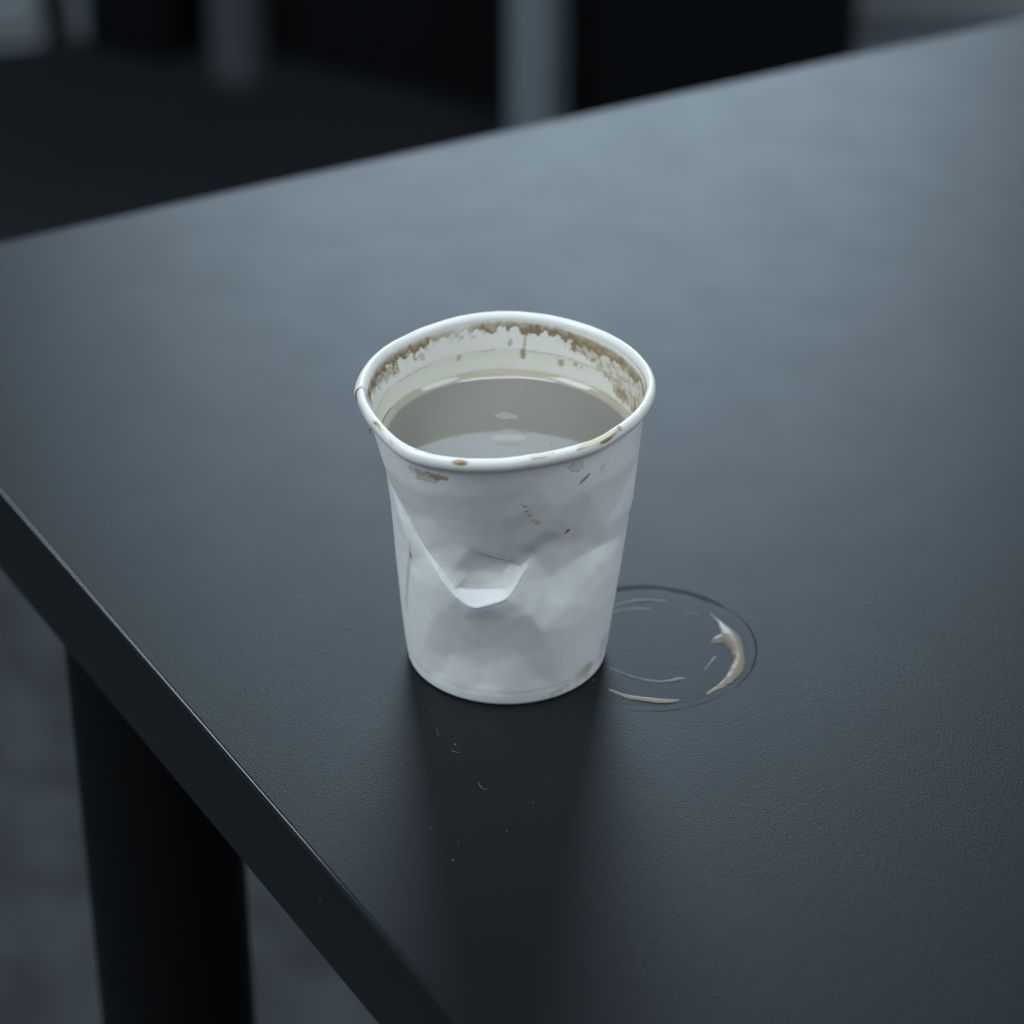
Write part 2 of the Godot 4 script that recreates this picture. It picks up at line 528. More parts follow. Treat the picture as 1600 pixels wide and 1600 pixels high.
const BROWN := Color(0.42, 0.30, 0.15)
const DARK := Color(0.365, 0.285, 0.175)
const TAN := Color(0.72, 0.63, 0.47)
const GREY_BROWN := Color(0.62, 0.54, 0.41)


func outer_stains() -> Image:
	var img := Image.create(2048, 1024, false, Image.FORMAT_RGB8)
	img.fill(Color(0.91, 0.908, 0.895))
	var at := func(deg: float, mm: float) -> Vector2: return Vector2((deg + 180.0) / 360.0 * 2048.0, (1.0 - mm / (WALL_TOP * 1000.0)) * 1024.0)
	# broad yellowed patches of old damp
	for s in [[-20, 70, 90, 50, 0.20], [12, 66, 60, 60, 0.22], [25, 62, 50, 50, 0.18], [-30, 20, 120, 90, 0.10], [10, 10, 110, 60, 0.14], [50, 6, 60, 40, 0.30], [-5, 76, 150, 22, 0.15]]:
		splat(img, at.call(s[0], s[1]), s[2], s[3], 0.0, Color(0.74, 0.72, 0.62), s[4] * 0.8, 0.0, 0.3, 0.008, -0.2)
	splat(img, at.call(-34.0, 77.4), 34, 30, 0.0, GREY_BROWN, 0.6, 0.3, 0.3, 0.03)
	splat(img, at.call(-38.0, 78.5), 26, 18, 0.0, BROWN, 0.35, 0.5, 0.3, 0.05)
	splat(img, at.call(-28.0, 78.6), 26, 14, 0.0, BROWN, 0.85, 0.3, 0.3, 0.06)
	splat(img, at.call(30.0, 79.0), 22, 20, 0.4, GREY_BROWN, 0.6, 0.6, 0.35, 0.05)
	splat(img, at.call(44.0, 75.0), 10, 20, 0.4, GREY_BROWN, 0.3, 0.3, 0.3, 0.06)
	splat(img, at.call(34.5, 74.1), 6, 22, 0.75, DARK, 0.85, 0.2, 0.2, 0.1)
	splat(img, at.call(30.8, 56.3), 8, 12, 0.5, BROWN, 1.0, 0.1, 0.4, 0.15)
	for s in [[8.1, 68.7, 6, 5], [9.1, 66.9, 6, 6], [10.4, 65.4, 6, 5], [6.5, 69.6, 8, 3], [14.0, 62.6, 14, 9], [12.4, 63.4, 8, 5]]:
		splat(img, at.call(s[0], s[1]), s[2], s[3], 0.3, Color(0.52, 0.44, 0.24), 0.75 if s[2] < 7 else 0.4, 0.1, 0.4, 0.12)
	# a drip that ran down the left side
	for k in 9:
		splat(img, at.call(-55.5 - k * 1.5, 45.0 - k * 2.9), 10.0 - absf(k - 4.0), 40, 0.0, Color(0.62, 0.54, 0.36), 0.42, 0.3, 0.3, 0.05)
	splat(img, at.call(-56.5, 43.0), 6, 16, 0.0, BROWN, 0.7, 0.1, 0.3, 0.1)
	# damp foot at the right
	splat(img, at.call(48.5, 4.6), 50, 44, -0.35, Color(0.66, 0.60, 0.45), 0.6, 0.0, 0.35, 0.02, 0.0)
	splat(img, at.call(52.0, 6.2), 22, 22, 0.0, Color(0.58, 0.50, 0.34), 0.5, 0.0, 0.4, 0.04, 0.0)
	splat(img, at.call(68.0, 8.0), 40, 60, 0.0, Color(0.72, 0.69, 0.56), 0.5, 0.0, 0.4, 0.03)
	splat(img, at.call(30.0, 2.2), 60, 18, -0.2, Color(0.70, 0.66, 0.53), 0.4, 0.0, 0.5, 0.03)
	for s in [[76.0, 77.5, 5, 16], [74.0, 74.6, 4, 9], [72.0, 73.8, 4, 6], [78.0, 74.0, 4, 8]]:
		splat(img, at.call(s[0], s[1]), s[2], s[3], 0.2, DARK, 0.55, 0.1, 0.4, 0.15)
	return img


func inner_stains() -> Image:
	# the uppermost 24 mm of the inside: coffee dried where it was sipped
	var w := 2048
	var h := 256
	var img := Image.create(w, h, false, Image.FORMAT_RGB8)
	var base := Color(0.875, 0.865, 0.825)
	for x in w:
		var deg := 360.0 * x / w - 180.0
		var far := absf(deg)                       # 180 is the far side
		var right := smoothstep(158.0, 146.0, far) * smoothstep(84.0, 100.0, far) if deg > 0 else 0.0
		var n1 := wave.get_noise_2d(x * 0.012, 2.0)
		var n2 := wave.get_noise_2d(x * 0.05, 31.0)
		var n3 := wave.get_noise_2d(x * 0.16, 55.0)
		var amp := clampf(1.0 + 0.9 * n1, 0.55, 1.0) * smoothstep(80.0, 96.0, far)
		if deg < 0:
			amp *= 1.0 - 0.65 * smoothstep(14.0, 0.0, absf(far - 160.0))
		var band := 2.7 + 1.2 * n1 + 0.5 * n2
		var start := 0.3 + 0.35 * n2 + (1.0 if deg > 0 else 0.0) * smoothstep(175.0, 120.0, far)
		var hazy := lerpf(4.2, 11.0, smoothstep(152.0, 112.0, far)) + 1.3 * n2 + 0.8 * n3
		var tide := 8.6 + 0.7 * n1 + 0.25 * n2 + 0.6 * smoothstep(140.0, 100.0, far)
		for y in h:
			var d := 24.0 * y / h                  # depth under the top
			var g := 0.5 + 0.5 * wave.get_noise_2d(x * 0.05, y * 0.08 + 200.0)
			var c := base
			var xm := x * 0.1135
			var u := (d - start) / band
			var q := u + 0.6 * wave.get_noise_2d(xm * 0.22, d * 0.15 + 20.0) + 0.35 * wave.get_noise_2d(xm * 0.4, d * 0.4 + 70.0) + 0.12 * wave.get_noise_2d(xm * 1.3, d * 1.1 + 150.0)
			if q < 1.05 and u > -0.2:
				var s := smoothstep(-0.2, 0.22, u) * (0.5 + 0.5 * smoothstep(0.2, 0.8, q)) * smoothstep(1.10, 0.80, q)
				c = c.lerp(DARK.lerp(GREY_BROWN, clampf(0.15 + g * 0.6, 0.0, 1.0)), clampf(s * amp * (0.75 + 0.5 * g), 0.0, 0.92))
			if right > 0.0 and d > start + 0.3:
				var v := (d - start - 0.3) / hazy
				if v < 1.1:
					var s := right * (0.30 + 0.30 * g + 0.45 * smoothstep(0.72, 0.95, v)) * smoothstep(1.08, 0.97, v)
					s *= 0.45 + 0.75 * smoothstep(-0.25, 0.3, wave.get_noise_2d(x * 0.03 + 50.0, y * 0.03))
					c = c.lerp(GREY_BROWN, clampf(s, 0.0, 0.9))
			# an older tide line, and the haze between it and the coffee
			var line := exp(-pow((d - tide) / 0.30, 2.0)) * clampf(0.30 + 0.9 * n1 + 0.5 * n2, 0.05, 0.55)
			c = c.lerp(GREY_BROWN, line * (0.5 + 0.7 * g))
			if d > tide:
				c = c.lerp(Color(0.80, 0.77, 0.66), 0.28 * smoothstep(4.0, 0.0, d - tide) + 0.12)
			# warm ring just over the coffee
			c = c.lerp(Color(0.75, 0.66, 0.50), 0.75 * exp(-pow((d - 15.3 - 0.3 * n2) / 0.8, 2.0)))
			img.set_pixel(x, y, c)
	var at := func(deg: float, mm: float) -> Vector2: return Vector2((deg + 180.0) / 360.0 * w, mm / 24.0 * h)
	splat(img, at.call(-93.0, 3.0), 14, 40, 0.1, Color(0.22, 0.17, 0.11), 0.9, 0.0, 0.35, 0.06, 0.0)
	for k in 22:
		var deg := (-178.0 + 6.0 * k if k < 14 else 96.0 + 10.0 * (k - 14)) + 9.0 * wave.get_noise_2d(k * 5.7, 77.0)
		splat(img, at.call(deg, 3.2 + 1.4 * wave.get_noise_2d(k * 3.3, 5.0)), 5.0 + 6.0 * absf(wave.get_noise_2d(k * 1.7, 9.0)) * 2.0, 20.0 + 24.0 * absf(wave.get_noise_2d(k * 2.1, 19.0)), 0.06, GREY_BROWN, 0.36, 0.0, 0.3, 0.03, -0.2)
	# runs and spots
	for k in 10:
		splat(img, at.call(171.3 + k * 0.1, 3.0 + k * 0.75), 5.0, 12, 0.0, GREY_BROWN, 0.38, 0.0, 0.3, 0.1)
	splat(img, at.call(172.4, 9.8), 9, 19, 0.0, GREY_BROWN.lerp(DARK, 0.4), 0.85, 0.2, 0.2, 0.08)
	splat(img, at.call(148.6, 4.5), 9, 20, 0.0, DARK, 0.75, 0.1, 0.3, 0.08)
	splat(img, at.call(154.6, 10.6), 11, 12, 0.0, GREY_BROWN.lerp(DARK, 0.4), 0.85, 0.2, 0.35, 0.08)
	splat(img, at.call(147.2, 9.9), 8, 8, 0.0, GREY_BROWN, 0.8, 0.1, 0.35, 0.08)
	splat(img, at.call(144.5, 10.2), 6, 6, 0.0, GREY_BROWN, 0.6, 0.1, 0.35, 0.08)
	splat(img, at.call(178.0, 6.5), 8, 13, 0.0, GREY_BROWN, 0.75, 0.1, 0.4, 0.08)
	splat(img, at.call(-158.7, 9.4), 9, 11, 0.0, GREY_BROWN, 0.75, 0.1, 0.3, 0.08)
	splat(img, at.call(-160.8, 3.6), 6, 7, 0.0, GREY_BROWN, 0.7, 0.1, 0.3, 0.08)
	splat(img, at.call(-166.0, 4.2), 5, 5, 0.0, GREY_BROWN, 0.5, 0.1, 0.3, 0.08)
	splat(img, at.call(-140.0, 5.5), 9, 16, 0.5, GREY_BROWN, 0.8, 0.4, 0.4, 0.08)
	splat(img, at.call(-136.0, 4.8), 7, 13, 0.4, DARK, 0.6, 0.3, 0.4, 0.08)
	splat(img, at.call(118.0, 11.8), 30, 26, 0.5, GREY_BROWN.lerp(DARK, 0.3), 0.85, 0.15, 0.35, 0.05)
	splat(img, at.call(104.0, 11.5), 8, 40, 0.1, GREY_BROWN.lerp(DARK, 0.3), 0.8, 0.1, 0.3, 0.05)
	for k in 16:
		splat(img, at.call(-98.0 - k * 1.8, 2.6 + 0.15 * k), 5.0 + 2.0 * (k % 3), 18.0 + 6.0 * ((k * 7) % 4), 0.25, DARK, 0.5, 0.1, 0.4, 0.09)
	return img


func rim_stains() -> Image:
	var w := 2048
	var h := 128
	var img := Image.create(w, h, false, Image.FORMAT_RGB8)
	img.fill(Color(0.885, 0.875, 0.845))
	# round the roll: 0 outwards, 0.25 up, 0.5 inwards
	var at := func(deg: float, t: float) -> Vector2: return Vector2((deg + 180.0) / 360.0 * w, t * h)
	splat(img, at.call(-17.0, 0.115), 22, 13, 0.03, Color(0.60, 0.45, 0.26), 0.9, 0.0, 0.10, 0.03, 0.5)
	splat(img, at.call(-16.5, 0.085), 17, 8, 0.03, BROWN, 0.8, 0.0, 0.15, 0.04, 0.2)
	splat(img, at.call(-28.0, 0.29), 42, 9, 0.02, Color(0.77, 0.64, 0.44), 0.85, 0.0, 0.15, 0.03, 0.1)
	splat(img, at.call(-35.0, 0.27), 16, 8, 0.0, Color(0.74, 0.6, 0.38), 0.6, 0.0, 0.2, 0.04, 0.1)
	splat(img, at.call(12.5, 0.17), 34, 13, -0.05, Color(0.82, 0.76, 0.62), 0.8, 0.45, 0.3, 0.03)
	splat(img, at.call(13.0, 0.10), 26, 5, -0.03, Color(0.66, 0.55, 0.36), 0.7, 0.0, 0.3, 0.05, 0.2)
	splat(img, at.call(39.0, 0.18), 66, 18, 0.0, Color(0.80, 0.74, 0.59), 0.9, 0.0, 0.12, 0.02, 0.6)
	splat(img, at.call(43.0, 0.095), 44, 9, 0.05, BROWN, 0.9, 0.0, 0.22, 0.03, 0.1)
	splat(img, at.call(41.0, 0.062), 26, 6, 0.05, DARK, 0.85, 0.0, 0.22, 0.04, 0.2)
	splat(img, at.call(29.5, 0.11), 22, 5, 0.06, Color(0.55, 0.42, 0.24), 0.75, 0.0, 0.3, 0.05, 0.2)
	splat(img, at.call(49.8, 0.17), 8, 15, 0.1, Color(0.5, 0.38, 0.22), 0.7, 0.2, 0.15, 0.04)
	splat(img, at.call(-58.0, 0.15), 26, 12, 0.1, Color(0.62, 0.48, 0.28), 0.7, 0.0, 0.25, 0.05, 0.1)
	splat(img, at.call(-60.0, 0.13), 13, 8, 0.1, BROWN, 0.6, 0.0, 0.3, 0.06, 0.1)
	splat(img, at.call(-55.5, 0.11), 9, 6, 0.1, BROWN, 0.5, 0.0, 0.3, 0.06, 0.1)
	splat(img, at.call(-72.0, 0.04), 46, 12, 0.0, TAN, 0.5, 0.0, 0.3, 0.03, 0.0)
	splat(img, at.call(-47.0, 0.08), 10, 7, 0.0, TAN, 0.6, 0.1, 0.3, 0.06, 0.1)
	splat(img, at.call(-91.0, 0.22), 18, 9, 0.0, TAN, 0.4, 0.2, 0.3, 0.05)
	return img


# ------------------------------------------------------------------ the coffee

func build_coffee() -> void:
	var coffee := thing("coffee", "milky grey brown coffee standing in the paper cup", "coffee", Vector3(0, LEVEL, 0))
	var liquid := paint(Color(1, 1, 1), 0.045, 0.17)
	var ramp := Gradient.new()
	ramp.offsets = PackedFloat32Array([0.0, 0.945, 0.965, 0.99, 1.0])
	var body := Color(0.208, 0.194, 0.166).linear_to_srgb()
	var thin := Color(0.36, 0.325, 0.26).linear_to_srgb()
	ramp.colors = PackedColorArray([body, body, thin, Color(0.42, 0.365, 0.27).linear_to_srgb(), Color(0.36, 0.29, 0.19).linear_to_srgb()])
	var shade := GradientTexture2D.new()
	shade.gradient = ramp
	shade.width = 4
	shade.height = 1024
	shade.fill_from = Vector2(0, 0)
	shade.fill_to = Vector2(0, 1)
	liquid.albedo_color = Color.WHITE
	liquid.albedo_texture = shade          # thin coffee at the edge lets the paper show through
	liquid.texture_repeat = false
	var nu := 240
	var steps: Array[float] = [0.002, 0.2, 0.4, 0.6, 0.75, 0.84, 0.88, 0.91, 0.93, 0.945, 0.957, 0.968, 0.977, 0.984, 0.99, 0.995, 1.0]
	var p := PackedVector3Array()
	var uv := PackedVector2Array()
	for s in steps:
		for i in nu + 1:
			var deg := 360.0 * i / nu - 180.0
			var edge := wall_r(deg, (LEVEL + 0.0014) / wall_top(deg)) - PAPER + 0.00022
			var gap := edge * (1.0 - s)
			var high := (0.0026 + 0.00035 * wave.get_noise_2d(deg * 0.05, 70.0)) * exp(-gap / 0.0016)
			p.append(Vector3(edge * s * sin(deg_to_rad(deg)), high, edge * s * cos(deg_to_rad(deg))))
			uv.append(Vector2(float(i) / nu, s))
	# the body of the drink under its surface
	for s in range(1, 41):
		for i in nu + 1:
			var deg := 360.0 * i / nu - 180.0
			var y := lerpf(LEVEL - 0.0005, 0.0056, s / 40.0)
			var edge := wall_r(deg, y / wall_top(deg)) - PAPER - 0.0012 * minf(1.0, s / 3.0)
			p.append(Vector3(edge * sin(deg_to_rad(deg)), y - LEVEL, edge * cos(deg_to_rad(deg))))
			uv.append(Vector2(float(i) / nu, 1.0 + s / 40.0))
	var cut := 9                               # the last step of the flat surface
	var w := nu + 1
	var flat_p := p.slice(0, (cut + 1) * w)
	var flat_uv := uv.slice(0, (cut + 1) * w)
	put("liquid", skin(flat_p, nu, cut, flat_uv, false, true), liquid, coffee)
	var wet := liquid.duplicate() as StandardMaterial3D
	wet.metallic_specular = 0.5
	wet.roughness = 0.07
	put("meniscus", skin(p.slice(cut * w), nu, steps.size() + 39 - cut, uv.slice(cut * w), false, true), wet, coffee)
	# bubbles and scum floating on it
	var film := paint(Color(0.275, 0.26, 0.23), 0.12, 0.2)
	var dome := func(r: float, h: float) -> ArrayMesh:
		var q := PackedVector2Array()
		for k in 13:
			var t := k / 12.0
			q.append(Vector2(r * (1.0 - t) + 0.00001, h * pow(1.0 - pow(1.0 - t, 2.4), 0.8)))
		return lathe(q, 40)
	# x, z, radius, height in millimetres
	for b in [[0.8, -2.7, 5.0, 0.12], [-0.4, -14.6, 2.2, 0.2], [2.0, -14.0, 1.3, 0.25], [-2.4, -14.9, 0.8, 0.25], [12.3, 0.3, 0.7, 0.2], [2.6, -30.6, 0.5, 0.25], [4.3, -30.3, 0.6, 0.25], [6.2, -30.8, 0.45, 0.2], [-4.0, -31.0, 0.4, 0.2], [8.0, -30.2, 0.35, 0.2]]:
		var m := put("bubble", dome.call(b[2] * 0.001, b[3] * 0.001), film, coffee)
		m.position = Vector3(b[0] * 0.001, -0.00003, b[1] * 0.001)
		m.scale = Vector3(1.0, 1.0, 1.0)
	# tiny froth bubbles along the left edge
	var st := SurfaceTool.new()
	st.begin(Mesh.PRIMITIVE_TRIANGLES)
	var bead := SphereMesh.new()
	bead.radius = 0.00016
	bead.height = 0.00032
	bead.radial_segments = 8
	bead.rings = 4
	var rng := RandomNumberGenerator.new()
	rng.seed = 11
	for k in 90:
		var deg := -150.0 + 75.0 * rng.randf()
		var edge := wall_r(deg, (LEVEL + 0.0014) / wall_top(deg)) - PAPER
		var gap := 0.0002 + 0.0022 * pow(rng.randf(), 1.5)
		var s := 0.5 + 0.8 * rng.randf()
		st.append_from(bead, 0, Transform3D(Basis().scaled(Vector3.ONE * s), Vector3((edge - gap) * sin(deg_to_rad(deg)), 0.0021 * exp(-gap / 0.0011) + 0.00003, (edge - gap) * cos(deg_to_rad(deg)))))
	var froth := put("froth", st.commit(), paint(Color(0.13, 0.11, 0.09), 0.15), coffee)
	froth.set_meta("kind", "stuff")


# ------------------------------------------------------------------ spilt coffee and dust

func build_spill() -> void:
	var milky := paint(Color(0.235, 0.20, 0.148), 0.24, 0.38)
	var pale := paint(Color(0.20, 0.21, 0.21), 0.4, 0.5)
	var o := thing("coffee_spill", "thick tan crescent of spilt coffee at the right of the ring mark", "spill", Vector3(0.0, 0.0, 0.0))
	put("crescent", blob([Vector4(58.5, -16.5, 0.25, 0.09), Vector4(59.7, -14.6, 0.4, 0.19), Vector4(60.9, -12.2, 0.9, 0.37), Vector4(62.0, -8.9, 2.0, 0.68), Vector4(63.0, -5.4, 3.0, 0.93), Vector4(64.4, -1.3, 2.5, 0.93), Vector4(65.1, 3.2, 1.95, 0.87), Vector4(65.0, 7.6, 1.85, 0.87), Vector4(63.8, 11.7, 1.8, 0.81), Vector4(61.9, 15.4, 1.5, 0.68), Vector4(59.7, 18.2, 1.0, 0.46), Vector4(57.5, 20.3, 0.6, 0.28), Vector4(55.2, 22.5, 0.25, 0.09)], 0.0, 8, 0.10, 1), milky, o)
	put("lobe", blob([Vector4(64.0, -5.2, 2.2, 0.74), Vector4(62.3, -4.8, 2.3, 0.78), Vector4(60.6, -4.1, 2.0, 0.62), Vector4(59.1, -3.2, 1.4, 0.43), Vector4(57.8, -2.4, 0.5, 0.12)], 0.0, 8, 0.10, 2), milky, o)
	var s := put("coffee_streak", blob([Vector4(28.2, 20.2, 0.21, 0.09), Vector4(30.1, 21.7, 0.45, 0.25), Vector4(32.9, 23.6, 0.71, 0.43), Vector4(36.7, 24.8, 0.89, 0.56), Vector4(41.1, 25.7, 0.89, 0.56), Vector4(44.6, 26.0, 0.71, 0.50), Vector4(46.6, 25.7, 0.45, 0.25), Vector4(47.6, 25.4, 0.18, 0.09)], 0.0, 8, 0.14, 3), milky)
	tag(s, "thin tan streak of coffee on the near side of the ring mark", "spill")
	# the mark left by the wet foot of the cup: dried outer band and fine ridges inside it
	var mark := thing("ring_mark", "round damp ring mark left on the tabletop to the right of the cup", "ring mark", Vector3(0.0395, 0.0, -0.0005))
	var damp := paint(Color(0.004, 0.005, 0.006), 0.48, 0.26)
	var arc := func(from: float, to: float, r: float, half: float, high: float, sd: float) -> Array:
		var q := []
		for k in 15:
			var a := deg_to_rad(lerpf(from, to, k / 14.0))
			var fade := pow(sin(PI * (k + 0.4) / 14.8), 0.6)
			var rr := r + 0.5 * wave.get_noise_2d(cos(a) * 1.6 + sd, sin(a) * 1.6)
			q.append(Vector4(39.5 + rr * sin(a), -0.5 + rr * cos(a), half * fade * (1.0 + 0.7 * wave.get_noise_2d(k * 0.4, sd)), high * fade))
		return q
	# a thin film dried inside the ring has filled the grain of the laminate
	var film := paint(Color(0.0045, 0.0056, 0.0064), 0.41, 0.36)
	film.heightmap_enabled = true
	film.heightmap_texture = grain
	film.heightmap_scale = 0.0035
	film.uv1_scale = Vector3(4, 4, 1)
	var rows := [[0.0, 0.03], [0.35, 0.03], [0.7, 0.028], [0.93, 0.022], [1.0, -0.01]]
	var p := PackedVector3Array()
	var uv := PackedVector2Array()
	for row in rows:
		for k in 97:
			var a := TAU * k / 96.0
			var rr: float = (29.2 + 0.8 * wave.get_noise_2d(cos(a) * 1.5, sin(a) * 1.5 + 60.0)) * maxf(row[0], 0.001)
			p.append(Vector3(rr * sin(a), row[1], rr * cos(a)) * 0.001)
			uv.append(Vector2(rr * sin(a), rr * cos(a)) * 0.001)
	put("film", skin(p, 96, rows.size() - 1, uv, false, true), film, mark)
	# degrees from the near side, radius, half width, height in millimetres
	for q in [[240.0, 118.0, 30.3, 1.35, 0.05], [132.0, 44.0, 30.9, 0.34, 0.05], [56.0, -24.0, 31.0, 0.26, 0.04]]:
		var m := put("outer_band", blob(arc.call(q[0], q[1], q[2], q[3], q[4], q[2] * 3.0 + q[0]), 0.0, 4, 0.1, 8), damp, mark)
		m.position = -mark.position
	for q in [[215.0, 160.0, 22.4, 0.30, 0.05], [150.0, 118.0, 21.0, 0.25, 0.05], [225.0, 185.0, 18.2, 0.30, 0.05], [60.0, 20.0, 22.5, 0.16, 0.04], [205.0, 150.0, 14.0, 0.18, 0.04], [250.0, 215.0, 12.0, 0.2, 0.04], [40.0, -10.0, 12.5, 0.16, 0.04]]:
		var m := put("wipe_mark", blob(arc.call(q[0], q[1], q[2], q[3], q[4], q[2] * 5.0), 0.0, 4, 0.2, 9), damp, mark)
		m.position = -mark.position
	var at := -mark.position
	for q in [
		[Vector4(28.7, 9.5, 0.18, 0.1), Vector4(31.0, 11.7, 0.27, 0.2), Vector4(34.5, 14.1, 0.3, 0.25), Vector4(38.0, 15.7, 0.3, 0.2), Vector4(41.8, 16.6, 0.3, 0.25), Vector4(45.1, 16.3, 0.36, 0.3), Vector4(47.8, 15.4, 0.54, 0.4), Vector4(49.6, 15.1, 0.21, 0.15)],
		[Vector4(31.1, -21.3, 0.18, 0.1), Vector4(33.9, -22.6, 0.36, 0.25), Vector4(37.6, -23.6, 0.45, 0.3), Vector4(41.3, -23.9, 0.45, 0.3), Vector4(45.0, -23.5, 0.36, 0.2), Vector4(46.3, -23.5, 0.18, 0.1)],
		[Vector4(30.6, -17.6, 0.18, 0.1), Vector4(33.8, -18.9, 0.32, 0.2), Vector4(38.0, -19.6, 0.36, 0.2), Vector4(41.7, -19.2, 0.21, 0.1)],
		[Vector4(55.3, 11.1, 0.14, 0.1), Vector4(56.5, 9.0, 0.29, 0.3), Vector4(58.1, 5.9, 0.39, 0.35), Vector4(58.9, 4.3, 0.14, 0.1)],
		[Vector4(51.0, -18.0, 0.1, 0.08), Vector4(53.5, -16.9, 0.3, 0.2), Vector4(55.5, -15.5, 0.15, 0.1)],
	]:
		var m := put("ridge", blob(q, 0.0, 6, 0.2, 4), pale, mark)
		m.position = at


func build_dust() -> void:
	var grey := paint(Color(0.135, 0.145, 0.15), 0.9, 0.2)
	for q in [
		[-20.8, 30.2, 0.18, "tiny pale dust speck closest to the cup's foot, at its front left"],
		[-14.0, 45.5, 0.33, "pale dust speck lying right beside the curved lint fibre"],
		[3.6, 49.6, 0.16, "faint dust speck in the cup's shadow, level with the curved fibre"],
		[6.9, 71.1, 0.25, "pale dust speck in the middle of the cup's shadow, below the hooked fibre"],
		[10.4, 61.9, 0.19, "faint dust speck in the right half of the cup's shadow"],
		[-19.7, 81.5, 0.19, "faint dust speck at the left border of the cup's shadow"],
		[0.0, 83.2, 0.23, "pale dust speck far out on the centre line of the cup's shadow"],
		[-12.4, 87.6, 0.20, "faint dust speck next to the farthest speck in the cup's shadow"],
		[-13.7, 94.9, 0.30, "largest pale dust speck, farthest from the cup in its shadow"],
		[44.3, 43.6, 0.28, "pale dust speck alone on the tabletop nearer than the ring mark"],
		[24.2, 15.9, 0.30, "pale dust speck between the cup's foot and the coffee streak"],
		[-46.9, 110.3, 0.17, "tiny dust speck close to the table's left edge"],
		[22.4, 83.5, 0.16, "faint dust speck at the right border of the cup's shadow"],
	]:
		var r: float = q[2]
		var a := wave.get_noise_2d(q[0], q[1]) * 6.0
		var d := Vector2(cos(a), sin(a)) * r
		var m := put("dust_speck", blob([Vector4(-d.x, -d.y, 0.05, 0.03), Vector4(-d.x * 0.4, -d.y * 0.3, r * 0.5, r * 0.5), Vector4(d.x * 0.4, d.y * 0.5, r * 0.6, r * 0.4), Vector4(d.x, d.y, 0.05, 0.03)], 0.0, 3, 0.4, 5), grey)
		m.position = Vector3(q[0] * 0.001, 0.0, q[1] * 0.001)
		tag(m, q[3], "dust speck", "dust specks on the tabletop")
	var fibres := [
		["short pale lint fibre lying nearest the foot of the cup", [Vector4(-19.1, 37.6, 0.043, 0.07), Vector4(-18.9, 39.4, 0.050, 0.10), Vector4(-18.4, 41.7, 0.043, 0.07)]],
		["curved pale lint fibre lying left of the middle in the cup's shadow", [Vector4(-15.0, 47.5, 0.050, 0.08), Vector4(-14.4, 48.7, 0.065, 0.14), Vector4(-13.6, 49.0, 0.065, 0.14), Vector4(-12.7, 49.2, 0.043, 0.08)]],
		["hooked pale lint fibre lying farthest from the cup in its shadow", [Vector4(-7.5, 62.4, 0.086, 0.14), Vector4(-6.9, 64.2, 0.079, 0.14), Vector4(-6.0, 65.3, 0.058, 0.11), Vector4(-4.8, 65.0, 0.036, 0.07)]],
	]
	for f in fibres:
		var m := put("lint_fibre", blob(f[1], 0.0, 5, 0.2, 6), grey)
		tag(m, f[0], "lint", "lint fibres in the cup's shadow")


# ------------------------------------------------------------------ table and background

